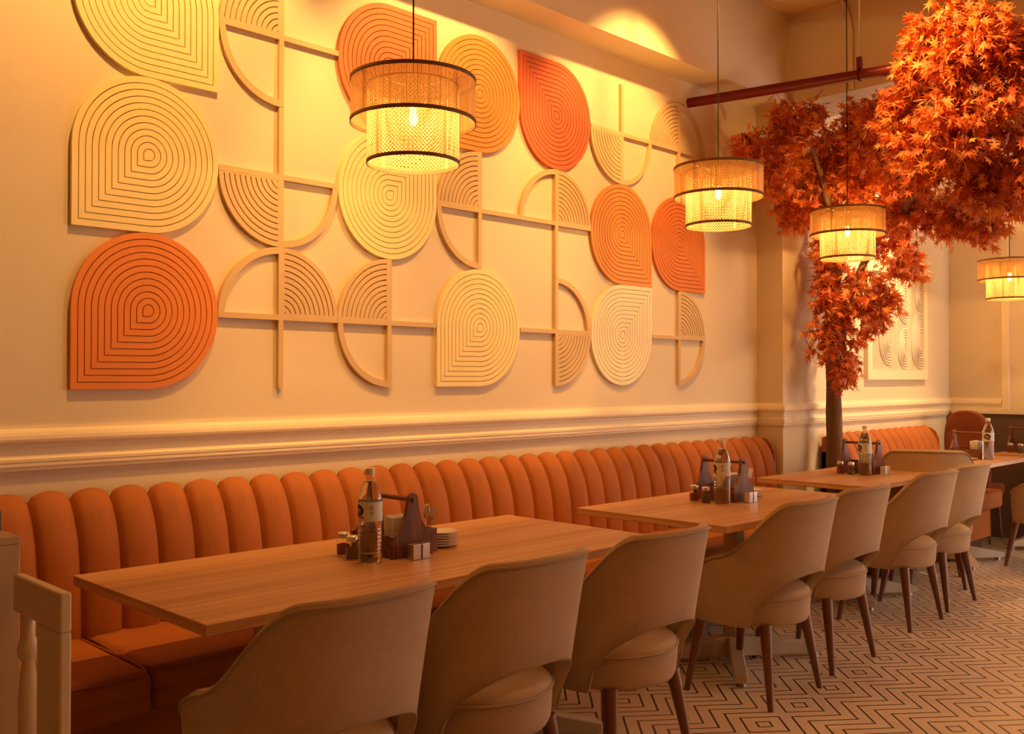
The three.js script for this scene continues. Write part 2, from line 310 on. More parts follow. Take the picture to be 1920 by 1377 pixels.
frameArt(1, 0, M.artTan, 'tan half-moon piece arching up with a long stem, beside the terracotta panel', ['ur'], ['ul'], [[0, 0, -0.5, 0.5], [-0.5, 0.498, 0, 0]]);
frameArt(2, 0, M.artTan, 'tan bar piece with slotted quarter over an arc, under the pendant-hidden yellow panel', ['ul'], ['ll'], [[0, 0, -0.5, 0.5], [-0.498, 0.49, 0, 0]]);
frameArt(3, 1, M.artTan, 'tan bar piece with slotted quarter over an arc, above the lone yellow panel', ['ul'], ['ll'], [[0, 0, -0.5, 0.5], [-0.49, 0.498, 0, 0]]);
frameArt(4, 1, M.artTan, 'tan half-moon piece arching up beneath the red-orange panel', ['ur'], ['ul'], [[0, 0, -0.498, 0.5], [-0.498, 0.5, 0, 0]]);
frameArt(4, 0, M.artTan, 'tan bar piece with arc over a slotted quarter, beside the ivory panel', ['lr'], ['ur'], [[0, 0, -0.5, 0.5], [-0.49, 0.49, 0, 0]]);
frameArt(5, 2, M.artSand, 'sandy half-moon piece curving down on top of an amber panel', ['ll'], ['lr'], [[0, 0, -0.5, 0.5], [-0.49, 0.498, 0, 0]]);
frameArt(6, 2, M.artTan, 'tan half-moon piece arching up next to the red pipe end', ['ul'], ['ur'], [[0, 0, -0.49, 0.5], [-0.498, 0.5, 0, 0]]);
frameArt(6, 0, M.artTan, 'tan bar piece with slotted quarter over an arc, beside the pillar', ['ur'], ['lr'], [[0, 0, -0.5, 0.49], [-0.49, 0.5, 0, 0]]);

// ================================================================ BANQUETTES
const CW = 0.1365;
function channelGeo(w, topY, botY) {
  const prof = []; // front profile (z, y) from the seat up, over the top and down behind
  prof.push([0.190, botY], [0.188, 0.52], [0.184, 0.60], [0.177, 0.68], [0.166, topY - 0.20], [0.150, topY - 0.14], [0.126, topY - 0.085], [0.098, topY - 0.042], [0.072, topY - 0.014], [0.048, topY], [0.028, topY - 0.006], [0.014, topY - 0.03], [0.012, topY - 0.10]);
  const c = new THREE.CatmullRomCurve3(prof.map(p => V(0, p[1], p[0])));
  return grid(12, 30, (u, v) => {
    const p = c.getPoint(v), tg = c.getTangent(v), n = V(0, tg.z, -tg.y).multiplyScalar(-1);    // outward
    const s = 2 * u - 1, bul = Math.pow(Math.max(0, 1 - s * s), 0.5);
    const o = n.multiplyScalar(-0.034 + 0.038 * bul * Math.min(1, (1 - v) * 6 + 0.2));
    return V(s * w / 2, p.y + o.y, p.z + o.z);
  });
}
function seatGeo(w, d, h, crown) {
  const g = rbox(w, h, d, 0.032, 4), p = g.attributes.position;
  for (let i = 0; i < p.count; i++) { const y = p.getY(i); if (y > 0) { const fx = 1 - Math.pow(Math.abs(p.getX(i)) / (w / 2), 4), fz = 1 - Math.pow(Math.abs(p.getZ(i)) / (d / 2), 4); p.setY(i, y + crown * Math.max(0, fx) * Math.max(0, fz)); } }
  g.computeVertexNormals(); return g;
}
function banquette(name, label, x0, x1, wz, topY, seatW, seatX0, front) {
  const t = thing(name, label, 'banquette', [0, 0, wz + 0.018]);
  const n = Math.round((x1 - x0) / CW), w = (x1 - x0) / n, g = channelGeo(w, topY, 0.42);
  mesh('back_board', bx(x0, x1, 0.10, topY - 0.13, 0.0, 0.075), M.orange, t);
  for (let i = 0; i < n; i++) { const m = mesh('channel', g, M.orange, t); m.position.x = x0 + (i + 0.5) * w; }
  const endShape = shapeOf([[0.0, 0.10], [0.165, 0.10], [0.165, 0.55], [0.145, topY - 0.10], [0.120, topY - 0.045], [0.085, topY - 0.018], [0.05, topY - 0.012], [0.0, topY - 0.03]]);
  for (const x of [x0, x1 - 0.012]) { const e = new THREE.ExtrudeGeometry(endShape, { depth: 0.012, bevelEnabled: false }); e.rotateY(Math.PI / 2); e.scale(1, 1, -1); flip(e); e.computeVertexNormals(); e.translate(x, 0, 0); mesh('end_panel', e, M.orange, t); }
  for (let k = 0, a = seatX0; a < x1 - 0.1; k++, a += seatW) {
    const b = Math.min(a + seatW, x1), aa = Math.max(a, x0); if (b - aa < 0.15) continue;
    const f = front + (k % 2 ? 0.04 : 0), sg = seatGeo(b - aa - 0.012, f - 0.13, 0.14, 0.012);
    const m = mesh('seat_cushion', sg, M.orange, t); m.position.set((aa + b) / 2, 0.405, (f + 0.13) / 2);
    const y = 0.472, xa = aa + 0.03, xb = b - 0.03, pts = [V(xa - 0.018, y - 0.004, 0.18), V(xa - 0.018, y - 0.004, f - 0.05), V(xa + 0.012, y - 0.004, f - 0.010), V((xa + xb) / 2, y - 0.002, f - 0.008), V(xb - 0.012, y - 0.004, f - 0.010), V(xb + 0.018, y - 0.004, f - 0.05), V(xb + 0.018, y - 0.004, 0.18)];
    mesh('piping', tube(pts, 0.0045, 60, 6), M.orange, m).position.copy(m.position).multiplyScalar(-1);
  }
  mesh('base', bx(x0, x1, 0.10, 0.34, 0.095, front - 0.06), M.orange, t);
  mesh('plinth', bx(x0 + 0.02, x1 - 0.02, 0, 0.10, 0.02, front - 0.12), M.plinth, t);
  return t;
}
banquette('banquette', 'long orange velvet banquette with channelled back below the wall art', -1.69 + 0.021, 4.53, WZ, 0.955, 0.92, -0.93 - 0.92, 0.67);
banquette('banquette', 'short bright orange channelled banquette behind the maple trunk', 5.08, 6.80, PZ, 0.955, 0.98, 5.08, 0.60);

// ================================================================ TABLES
function table(label, x0, x1, z0, z1, feet) {
  const t = thing('dining_table', label, 'table', [(x0 + x1) / 2, 0, (z0 + z1) / 2], 0, 'oak dining tables along the banquettes');
  const w = x1 - x0, d = z1 - z0;
  const top = metreUV(rbox(w, 0.030, d, 0.003, 1)); mesh('table_top', at(top, 0, 0.735, 0), M.oak, t);
  for (const [fx, ex, ez] of feet) {
    mesh('mounting_plate', bx(fx - 0.16, fx + 0.16, 0.708, 0.7199, -0.16, 0.16), M.darkSteel, t);
    mesh('pedestal', at(rbox(0.075, 0.66, 0.075, 0.01, 2), fx, 0.385, 0), M.beigeMetal, t);
    for (const [sx, sz] of [[1, 1], [1, -1], [-1, 1], [-1, -1]]) {
      const L = Math.hypot(ex, ez), s = shapeOf([[0.0, 0.025], [L, 0.025], [L, 0.055], [L - 0.04, 0.062], [0.05, 0.11], [0.0, 0.115]]);
      const g = new THREE.ExtrudeGeometry(s, { depth: 0.05, bevelEnabled: true, bevelSize: 0.004, bevelThickness: 0.004, bevelSegments: 1 }); g.translate(0, 0, -0.025); g.rotateY(-Math.atan2(sz * ez, sx * ex)); g.translate(fx, 0, 0);
      const f = mesh('foot', g, M.beigeMetal, t);
      const gl = new THREE.CylinderGeometry(0.018, 0.022, 0.026, 12); gl.translate(fx + sx * (ex - 0.03), 0.013, sz * (ez - 0.02)); mesh('glide', gl, M.darkSteel, f);
    }
  }
  return t;
}
table('long oak table nearest the baluster railing, three chairs along its aisle side', -0.172, 1.668, 0.54, 1.372, [[-0.5, 0.26, 0.24], [0.5, 0.26, 0.24]]);
table('second oak table from the baluster railing, in the middle of the long banquette', 2.05, 3.42, 0.60, 1.40, [[0, 0.36, 0.26]]);
table('third oak table from the baluster railing, right in front of the maple trunk', 3.83, 5.02, 0.47, 1.16, [[0, 0.30, 0.22]]);
table('fourth oak table from the baluster railing, before the short banquette', 5.53, 6.62, 0.50, 1.12, [[0, 0.28, 0.2]]);
table('fifth oak table from the baluster railing, farthest along the row', 6.80, 7.33, 0.78, 1.40, [[0, 0.2, 0.2]]);

// ================================================================ CHAIRS
function chairProto(mat, pipeMat) {
  const t = new THREE.Group(), D = Math.PI / 180, TH = 0.042, END = 118;
  const yT = f => { const a = Math.abs(f); let y = 0.852 - 0.006 * (a / 40) ** 2 * (a < 40 ? 1 : 1) * (a < 40 ? 1 : 0) - (a >= 40 ? 0.006 : 0) - 0.222 * sstep(36, 92, a) - 0.06 * sstep(84, 118, a); return y; };
  const endRound = f => { const a = Math.abs(f); return a > 108 ? 0.04 * (1 - Math.sqrt(Math.max(0, 1 - ((a - 108) / 10) ** 2))) : 0; };
  const yB = f => 0.325 + 0.215 * Math.pow(Math.max(0, 1 - (Math.abs(f) / 66) ** 2), 0.55);
  const P = (f, y, inset) => {
    const s = Math.sin(f * D), c = Math.cos(f * D), k = (y - 0.325) / 0.525;
    const e = 0.82, sx = Math.sign(s) * Math.pow(Math.abs(s), e), cz = Math.sign(c) * Math.pow(Math.abs(c), e);
    const a = 0.262 + 0.042 * k - inset, b = 0.250 + (c > 0 ? 0.075 * k : 0.03 * k) - inset;
    return V(a * sx, y, b * cz + (c > 0 ? 0.02 * k * k * c : 0));
  };
  const NU = 64, prof = [];
  const shell = grid(NU, 34, (u, v) => {
    const f = -END + 2 * END * u, top = yT(f) - endRound(f), bot = Math.min(yB(f), top - 0.05), j = v * 34;
    if (j <= 13) { const k = j / 13; return P(f, bot + (top - TH / 2 - bot) * k, 0); }
    if (j <= 20) { const a = (j - 13) / 7 * Math.PI; return P(f, top - TH / 2 + TH / 2 * Math.sin(a), TH / 2 - TH / 2 * Math.cos(a)); }
    if (j <= 33) { const k = (j - 20) / 13; return P(f, top - TH / 2 + (bot - top + TH / 2) * k, TH); }
    return P(f, bot, 0);
  });
  const caps = [];
  for (const u of [0, 1]) {
    const f = -END + 2 * END * u, ring = []; const p = shell.attributes.position, base = u ? NU * 35 : 0; for (let j = 0; j < 34; j++) ring.push(V(p.getX(base + j), p.getY(base + j), p.getZ(base + j)));
    const c = ring.reduce((a, b) => a.add(b), V(0, 0, 0)).multiplyScalar(1 / ring.length), pos = [];
    for (let j = 0; j < ring.length; j++) { const a = ring[j], b = ring[(j + 1) % ring.length]; pos.push(c.x, c.y, c.z, ...(u ? [b.x, b.y, b.z, a.x, a.y, a.z] : [a.x, a.y, a.z, b.x, b.y, b.z])); }
    const g = new THREE.BufferGeometry(); g.setAttribute('position', new THREE.Float32BufferAttribute(pos, 3)); g.setAttribute('uv', new THREE.Float32BufferAttribute(new Float32Array(pos.length / 3 * 2), 2)); g.computeVertexNormals(); caps.push(g);
  }
  const bk = mesh('backrest', merge([shell, ...caps]), mat, t);
  const line = []; for (let i = 0; i <= 40; i++) { const f = -END + 1 + (2 * END - 2) * i / 40; line.push(P(f, yT(f) - endRound(f) - 0.013, -0.001)); }
  mesh('piping', tube(line, 0.0048, 96, 6), pipeMat, bk);
  const low = []; for (let i = 0; i <= 30; i++) { const f = -66 + 132 * i / 30; low.push(P(f, yB(f) + 0.004, -0.001)); }
  mesh('piping', tube(low, 0.0026, 60, 6), mat, bk);
  const st = lathe([[0, 0.318], [0.205, 0.318], [0.226, 0.326], [0.234, 0.345], [0.238, 0.400], [0.239, 0.428], [0.234, 0.447], [0.215, 0.463], [0.16, 0.474], [0.08, 0.479], [0, 0.480]], 40); st.scale(1.0, 1, 1.0);
  const seat = mesh('seat', st, mat, t);
  const ring = []; for (let i = 0; i < 36; i++) { const a = i / 36 * 2 * Math.PI; ring.push(V(0.239 * Math.cos(a), 0.434, 0.239 * Math.sin(a))); }
  mesh('piping', tube(ring, 0.0048, 72, 6, true), pipeMat, seat);
  for (const [sx, sz] of [[1, 1], [-1, 1], [1, -1], [-1, -1]]) mesh('leg', rod(V(sx * 0.212, 0, sz * 0.20), V(sx * 0.165, 0.33, sz * 0.15), 0.0125, 0.025, 14), M.leg, t);
  return t;
}
const creamChair = chairProto(M.velvet, M.velvet);
function chair(label, x, z, turn = 0, proto = creamChair) {
  const o = proto.clone(); o.name = numbered('dining_chair'); o.userData = { label, category: 'chair', group: 'barrel-back chairs along the aisle' }; o.position.set(x, 0, z); o.rotation.y = turn; scene.add(o); return o;
}
chair('beige barrel-back chair beside the baluster railing, first at the long table', 0.06, 1.42, 0.03);
chair('beige barrel-back chair in the middle of the three at the long table', 0.68, 1.39, 0.0);
chair('beige barrel-back chair, third at the long table from the baluster railing', 1.335, 1.375, -0.02);
chair('beige barrel-back chair at the second table, on the side of the long table', 2.41, 1.30, 0.02);
chair('beige barrel-back chair at the second table, on the side of the maple tree', 3.035, 1.255, 0);
chair('beige barrel-back chair at the third table, on the side of the second table', 4.02, 1.195, 0);
chair('beige barrel-back chair at the third table, on the side of the fourth table', 4.62, 1.16, 0);
chair('beige barrel-back chair at the corner of the fourth table, its back angled to the aisle', 5.20, 0.92, -1.15).scale.setScalar(1.05);
chair('beige barrel-back chair at the aisle side of the fourth table', 6.28, 1.36, -0.25);
{
  const t = thing('highback_chair', 'orange high-back chair in a shade-darkened colour with rounded top against the dark partition', 'chair', [7.09, 0, 0.56], -Math.PI / 2 + 0.06); t.scale.x = 0.78;
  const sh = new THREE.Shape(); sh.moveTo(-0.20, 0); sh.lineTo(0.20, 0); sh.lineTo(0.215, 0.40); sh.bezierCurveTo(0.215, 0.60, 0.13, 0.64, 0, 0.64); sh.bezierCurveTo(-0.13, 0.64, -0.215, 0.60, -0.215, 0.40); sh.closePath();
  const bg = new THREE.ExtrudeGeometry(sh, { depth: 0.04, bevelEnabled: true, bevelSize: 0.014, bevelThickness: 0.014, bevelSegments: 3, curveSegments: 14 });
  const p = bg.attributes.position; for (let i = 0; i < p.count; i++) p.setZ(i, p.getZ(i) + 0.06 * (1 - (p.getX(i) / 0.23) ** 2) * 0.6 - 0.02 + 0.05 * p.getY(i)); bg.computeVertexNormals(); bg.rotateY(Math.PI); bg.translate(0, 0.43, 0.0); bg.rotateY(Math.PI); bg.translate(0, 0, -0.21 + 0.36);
  mesh('backrest', bg, M.dimOrange, t);
  mesh('seat', at(rbox(0.44, 0.10, 0.40, 0.03, 3), 0, 0.42, -0.05), M.dimOrange, t);
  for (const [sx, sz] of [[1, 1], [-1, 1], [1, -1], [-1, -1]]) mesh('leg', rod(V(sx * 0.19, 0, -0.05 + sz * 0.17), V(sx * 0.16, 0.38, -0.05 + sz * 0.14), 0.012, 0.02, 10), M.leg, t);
}

// ================================================================ PENDANT LAMPS
function wovenCylinder(r, y0, y1, nv, nh, wv, wh) {
  const gs = [], h = y1 - y0, pos = [], idx = [], uv = [], nor = [];
  const quad = (a, b, c, d, n) => { const k = pos.length / 3; for (const p of [a, b, c, d]) { pos.push(p.x, p.y, p.z); nor.push(n.x, n.y, n.z); uv.push(0, 0); } idx.push(k, k + 1, k + 2, k, k + 2, k + 3); };
  const pt = (a, y, q) => V(q * Math.sin(a), y, q * Math.cos(a));
  for (let i = 0; i < nv; i++) { const a = (i + (hash2(i, 7) - 0.5) * 0.3) / nv * 2 * Math.PI, w = wv * (0.75 + 0.5 * hash2(i, 3)) / r / 2; quad(pt(a - w, y0, r), pt(a + w, y0, r), pt(a + w, y1, r), pt(a - w, y1, r), V(Math.sin(a), 0, Math.cos(a))); }
  for (let j = 0; j < nh; j++) { const y = y0 + h * (j + 0.5) / nh; for (let i = 0; i < 48; i++) { const a = i / 48 * 2 * Math.PI, b = (i + 1) / 48 * 2 * Math.PI, m = (a + b) / 2; quad(pt(a, y - wh / 2, r - 0.0006), pt(b, y - wh / 2, r - 0.0006), pt(b, y + wh / 2, r - 0.0006), pt(a, y + wh / 2, r - 0.0006), V(Math.sin(m), 0, Math.cos(m))); } }
  const g = new THREE.BufferGeometry(); g.setAttribute('position', new THREE.Float32BufferAttribute(pos, 3)); g.setAttribute('normal', new THREE.Float32BufferAttribute(nor, 3)); g.setAttribute('uv', new THREE.Float32BufferAttribute(uv, 2)); g.setIndex(idx); return g;
}
function caneCylinder(r, y0, y1, n, m, hole) {     // webbing with an octagonal hole in every cell
  const pos = [], nor = [], uv = [], idx = [], dy = (y1 - y0) / m, da = 2 * Math.PI / n, pt = (a, y) => { pos.push(r * Math.sin(a), y, r * Math.cos(a)); nor.push(Math.sin(a), 0, Math.cos(a)); uv.push(a, y); return pos.length / 3 - 1; };
  for (let i = 0; i < n; i++) for (let j = 0; j < m; j++) {
    const ca = (i + 0.5) * da, cy = y0 + (j + 0.5) * dy, outr = [], inr = [];
    if (i % 18 === 0) { const q = [pt(ca - da / 2, cy - dy / 2), pt(ca + da / 2, cy - dy / 2), pt(ca + da / 2, cy + dy / 2), pt(ca - da / 2, cy + dy / 2)]; idx.push(q[0], q[1], q[2], q[0], q[2], q[3]); continue; }  // lapped seam
    for (let k = 0; k < 8; k++) { const t = (k + 0.5) / 8 * 2 * Math.PI, c = Math.cos(t), s = Math.sin(t), e = 1 / Math.max(Math.abs(c), Math.abs(s)); outr.push(pt(ca + c * e * da / 2, cy + s * e * dy / 2)); inr.push(pt(ca + c * hole * da / 2, cy + s * hole * dy / 2)); }
    for (let k = 0; k < 8; k++) { const l = (k + 1) % 8; idx.push(outr[k], outr[l], inr[k], outr[l], inr[l], inr[k]); }
    for (const k of [0, 2, 4, 6]) { const t = (k + 1) / 8 * 2 * Math.PI, c = Math.sign(Math.cos(t + 0.01)), s = Math.sign(Math.sin(t + 0.01)); const cc = pt(ca + c * da / 2, cy + s * dy / 2); }
  }
  const g = new THREE.BufferGeometry(); g.setAttribute('position', new THREE.Float32BufferAttribute(pos, 3)); g.setAttribute('normal', new THREE.Float32BufferAttribute(nor, 3)); g.setAttribute('uv', new THREE.Float32BufferAttribute(uv, 2)); g.setIndex(idx); return g;
}
const hoop = (r, y, t, h) => { const g = lathe([[r - t, y - h / 2], [r + t, y - h / 2], [r + t, y + h / 2], [r - t, y + h / 2], [r - t, y - h / 2]], 64); return g; };
const LG = {
  outer: wovenCylinder(0.226, 0, 0.150, 300, 30, 0.0031, 0.0017), inner: caneCylinder(0.1665, -0.148, 0.128, 72, 19, 0.62),
  rims: [hoop(0.2265, 0.150, 0.002, 0.013), hoop(0.2265, 0.0, 0.002, 0.013), hoop(0.167, -0.148, 0.002, 0.013), hoop(0.167, 0.128, 0.0018, 0.006)],
  spokes: merge([0, 1, 2].map(k => { const a = k * 2 * Math.PI / 3 + 0.4; return rod(V(0, 0.128, 0), V(0.226 * Math.sin(a), 0.145, 0.226 * Math.cos(a)), 0.0022, 0.0022, 6); })),
  bulb: lathe([[0, -0.012], [0.008, -0.010], [0.0145, 0.004], [0.0165, 0.016], [0.0135, 0.034], [0.0085, 0.050], [0.0065, 0.056], [0, 0.056]], 20),
};
const bulbMat = new THREE.MeshStandardMaterial({ color: rgb(1, 0.9, 0.7), emissive: rgb(1, 0.72, 0.36), emissiveIntensity: 16, roughness: 0.4 });
function pendant(label, x, y, z) {
  const t = thing('rattan_pendant_lamp', label, 'pendant lamp', [x, y, z], 0, 'two-tier rattan pendants over the tables');
  mesh('outer_shade', LG.outer, M.linen, t);
  mesh('inner_shade', LG.inner, M.rattan, t);
  for (const g of LG.rims) mesh('rim', g, M.rim, t);
  mesh('frame', LG.spokes, M.darkSteel, t);
  mesh('cord', rod(V(0, 0.14, 0), V(0, CEIL - y - 0.03, 0), 0.0032, 0.0032, 8), M.cord, t);
  mesh('ceiling_rose', lathe([[0, CEIL - y - 0.035], [0.045, CEIL - y - 0.03], [0.05, CEIL - y], [0, CEIL - y]], 24), M.black, t);
  const s = mesh('socket', lathe([[0, 0.05], [0.016, 0.05], [0.019, 0.06], [0.019, 0.13], [0.010, 0.145], [0, 0.145]], 20), M.rim, t);
  mesh('bulb', LG.bulb, bulbMat, t);
  const l = new THREE.PointLight(PEND, PENDANT_POWER); l.name = 'pendant_light'; l.position.set(0, 0.02, 0); l.castShadow = true; l.shadow.radius = 1; t.add(l);
}
pendant('two-tier rattan pendant above the long table beside the baluster railing', 0.917, 2.27, 0.811);
pendant('two-tier rattan pendant above the second table, before the tree crown', 2.977, 2.28, 0.761);
pendant('two-tier rattan pendant above the third table, inside the maple crown', 4.50, 2.25, 0.72);
pendant('two-tier rattan pendant above the farthest table, past the framed relief', 6.78, 2.115, 0.94);

// ================================================================ CEILING SPOTS
function spot(label, pos, target, power, angle, soft = 0.25, color = WARM) {
  const t = thing('ceiling_spotlight', label, 'spotlight', [0, 0, 0]);
  const p = V(...pos), d = V(...target).sub(p).normalize(), q = new THREE.Quaternion().setFromUnitVectors(V(0, -1, 0), d);
  const can = lathe([[0, 0.10], [0.040, 0.10], [0.044, 0.09], [0.046, -0.005], [0.041, -0.005], [0.039, 0.012], [0, 0.014]], 24); can.applyQuaternion(q); can.translate(p.x, p.y, p.z); mesh('housing', can, M.black, t);
  const lens = new THREE.CircleGeometry(0.036, 20); lens.rotateX(Math.PI / 2); lens.translate(0, 0.006, 0); lens.applyQuaternion(q); lens.translate(p.x, p.y, p.z);
  mesh('lamp_lens', lens, new THREE.MeshStandardMaterial({ color: rgb(1, 0.9, 0.7), emissive: color, emissiveIntensity: 3 }), t);
  const top = p.clone().addScaledVector(d, -0.09);
  mesh('stem', rod(V(top.x, top.y - 0.01, top.z), V(top.x, CEIL, top.z), 0.008), M.black, t);
  const l = new THREE.SpotLight(color, power, 0, angle, soft, 2); l.name = 'spot_light'; l.position.copy(p).addScaledVector(d, 0.012); l.target.position.copy(p).addScaledVector(d, 1); l.castShadow = true; l.shadow.radius = 1.6;
  t.add(l); t.add(l.target);
}
const SA = 34.5 * Math.PI / 180;
spot('black ceiling spotlight above the column of yellow panels', [0.38, 3.70, 1.05], [0.38, 2.28, WZ], SPOT_POWER, SA, 0.3);
spot('black ceiling spotlight above the coral panel', [1.68, 3.70, 1.05], [1.68, 2.28, WZ], SPOT_POWER, SA, 0.3);
spot('black ceiling spotlight above the red-orange panel', [3.0, 3.70, 1.05], [2.98, 2.28, WZ], SPOT_POWER, SA, 0.3);
spot('black ceiling spotlight aimed at the maple crown', [2.95, 3.66, 1.42], [3.95, 2.72, 1.66], CANOPY_POWER, 29 * Math.PI / 180, 0.4);
spot('black ceiling spotlight over the relief picture', [5.75, 3.30, 1.45], [5.75, 1.75, PZ], 25, 36 * Math.PI / 180, 0.5, new THREE.Color().setRGB(1, 0.58, 0.24));
for (const [x, z, w] of [[0.6, 4.3, 'facing the long table'], [3.2, 4.3, 'facing the second table'], [5.6, 3.6, 'near the far end']]) spot(`added unseen fill spotlight over the aisle ${w}`, [x, 3.66, z], [x, 0, z - 0.5], AISLE_FILL_POWER, 60 * Math.PI / 180, 0.7, new THREE.Color().setRGB(1, 0.40, 0.07));  // added fill lamps out of view, warming chair backs and floor

// ================================================================ PIPES
{
  const t = thing('sprinkler_pipe', 'dark red sprinkler pipe running out of the art wall to the tree', 'pipe');
  const a = V(3.72, 3.06, 0.06), b = V(4.22, 3.06, 2.35);
  mesh('pipe', rod(a, b, 0.030, 0.030, 20), M.pipe, t);
  const h = a.clone().lerp(b, 0.44);
  mesh('clamp', merge([at(new THREE.TorusGeometry(0.034, 0.005, 8, 20), h.x, h.y, h.z), bx(h.x - 0.014, h.x + 0.014, h.y + 0.03, h.y + 0.10, h.z - 0.012, h.z + 0.012)]), M.pipe, t);
  mesh('hanger_rod', rod(V(h.x, h.y + 0.09, h.z), V(h.x, CEIL, h.z), 0.007, 0.007, 8), M.steel, t);
}
single('conduit_pipe', tube([V(4.645, CEIL - 0.001, 0.62), V(4.645, CEIL - 0.10, 0.66), V(4.645, CEIL - 0.22, 0.68), V(4.645, CEIL - 0.4, 0.68), V(4.645, SOF, 0.68)], 0.014, 24, 10), M.wall, 'painted conduit running down the face of the cross beam', 'conduit');

// ================================================================ MAPLE TREE
{
  const t = thing('maple_tree', 'artificial maple tree with orange leaves and brown trunk beside the pillar', 'tree', [4.95, 0, 0.40]);
  const O = V(4.95, 0, 0.40), L = (x, y, z) => V(x, y, z).sub(O);
  const limb = (name, pts, r0, r1, seg = 24) => {
    const c = new THREE.CatmullRomCurve3(pts), fr = c.computeFrenetFrames(seg, false);
    const g = grid(seg, 12, (u, v) => { const k = Math.round(u * seg), p = c.getPointAt(u), a = v * 2 * Math.PI, r = (r0 + (r1 - r0) * u) * (1 + 0.10 * Math.sin(3 * a + 9 * u) * Math.sin(u * 23 + a)); return p.addScaledVector(fr.normals[k], -r * Math.cos(a)).addScaledVector(fr.binormals[k], r * Math.sin(a)); }, true);
    return mesh(name, g, M.bark, t), c;
  };
  limb('trunk', [L(4.95, 0, 0.40), L(4.955, 0.6, 0.405), L(4.945, 1.15, 0.40), L(4.915, 1.6, 0.41), L(4.88, 2.0, 0.42)], 0.062, 0.046, 30);
  // crown volumes: centre, radius (metres)
  const blobs = [
    [4.91, 1.54, 0.48, 0.20, 0.27, 0.16, 289], [4.95, 1.88, 0.59, 0.31, 0.23, 0.24, 510], [5.01, 1.82, 0.72, 0.16, 0.14, 0.13, 153], [4.92, 2.04, 0.35, 0.16, 0.28, 0.12, 323], [4.46, 2.43, 0.34, 0.18, 0.16, 0.14, 255],
    [4.10, 2.65, 0.39, 0.26, 0.20, 0.20, 561], [3.91, 2.77, 0.35, 0.14, 0.09, 0.11, 153], [4.28, 2.92, 0.44, 0.21, 0.19, 0.16, 442], [4.54, 3.06, 0.49, 0.11, 0.09, 0.08, 85], [4.77, 2.68, 0.35, 0.26, 0.27, 0.20, 561],
    [5.12, 2.76, 0.42, 0.28, 0.32, 0.22, 646], [4.62, 2.82, 0.84, 0.21, 0.25, 0.16, 510], [4.72, 2.98, 0.66, 0.12, 0.16, 0.10, 204], [5.28, 2.39, 0.58, 0.27, 0.22, 0.21, 510], [5.17, 2.10, 0.81, 0.18, 0.14, 0.14, 255],
    [4.87, 2.47, 0.94, 0.28, 0.27, 0.22, 714], [4.78, 2.32, 1.27, 0.25, 0.16, 0.20, 510], [4.79, 2.21, 1.42, 0.13, 0.07, 0.10, 119], [4.05, 2.82, 1.26, 0.20, 0.21, 0.15, 561], [4.05, 2.57, 1.40, 0.22, 0.25, 0.18, 731],
    [3.87, 2.64, 1.64, 0.24, 0.25, 0.19, 884], [4.18, 2.40, 1.66, 0.20, 0.17, 0.16, 646], [4.37, 2.31, 1.71, 0.12, 0.09, 0.09, 187], [3.84, 2.97, 1.63, 0.20, 0.18, 0.15, 612], [3.86, 3.07, 1.78, 0.21, 0.18, 0.16, 646],
    [3.82, 3.19, 1.61, 0.11, 0.11, 0.09, 187], [3.95, 2.83, 1.87, 0.19, 0.30, 0.15, 714], [4.12, 2.47, 1.89, 0.17, 0.25, 0.13, 476], [4.07, 3.05, 1.99, 0.17, 0.24, 0.13, 340], [4.72, 1.77, 0.47, 0.13, 0.30, 0.10, 289],
    [4.84, 1.36, 0.54, 0.11, 0.11, 0.09, 102], [4.77, 2.20, 0.48, 0.15, 0.18, 0.11, 187], [4.83, 2.81, 0.49, 0.22, 0.22, 0.17, 442], [4.77, 2.66, 0.70, 0.20, 0.28, 0.15, 510], [4.34, 2.92, 0.99, 0.14, 0.12, 0.11, 238],
    [3.90, 3.02, 1.40, 0.11, 0.14, 0.09, 289], [3.84, 3.13, 1.48, 0.13, 0.13, 0.10, 289], [4.92, 1.70, 0.70, 0.11, 0.14, 0.08, 68], [4.68, 1.56, 0.38, 0.07, 0.14, 0.05, 23], [4.62, 2.21, 1.54, 0.14, 0.09, 0.11, 187],
  ];
  const stems = [[0.06, [L(4.88, 2.0, 0.42), L(4.84, 2.3, 0.44), L(4.72, 2.6, 0.46), L(4.50, 2.85, 0.48)]], [0.06, [L(4.94, 1.40, 0.41), L(5.0, 1.85, 0.48), L(5.03, 2.2, 0.62), L(4.95, 2.4, 0.85), L(4.74, 2.42, 1.2)]], [0.055, [L(4.9, 1.95, 0.42), L(5.0, 2.4, 0.52), L(4.85, 2.7, 0.75), L(4.35, 2.85, 1.1), L(3.95, 2.95, 1.55), L(3.88, 3.08, 1.8)]], [0.045, [L(4.95, 2.4, 0.85), L(4.5, 2.5, 1.2), L(4.15, 2.55, 1.5), L(3.98, 2.65, 1.85)]]];
  for (const [r, pts] of stems) limb('branch', pts, r * 0.62, 0.010, 22);
  const leafShape = (() => {                      // seven-lobed maple leaf, petiole at the origin, tip towards +y
    const lobes = [[-150, 0.34], [-112, 0.20], [-88, 0.62], [-66, 0.30], [-40, 0.86], [-19, 0.36], [0, 1.0], [19, 0.36], [40, 0.86], [66, 0.30], [88, 0.62], [112, 0.20], [150, 0.34]];
    const pos = [0, 0.0, 0], uv = [0.5, 0], idx = [], c = V(0, 0.30, 0);
    const P = [[0, 0], ...lobes.map(([a, r]) => [Math.sin(a * Math.PI / 180) * r * 0.62, 0.30 + Math.cos(a * Math.PI / 180) * r * 0.70])];
    const out = [c.x, c.y, 0.05], u2 = [0.5, 0.4];
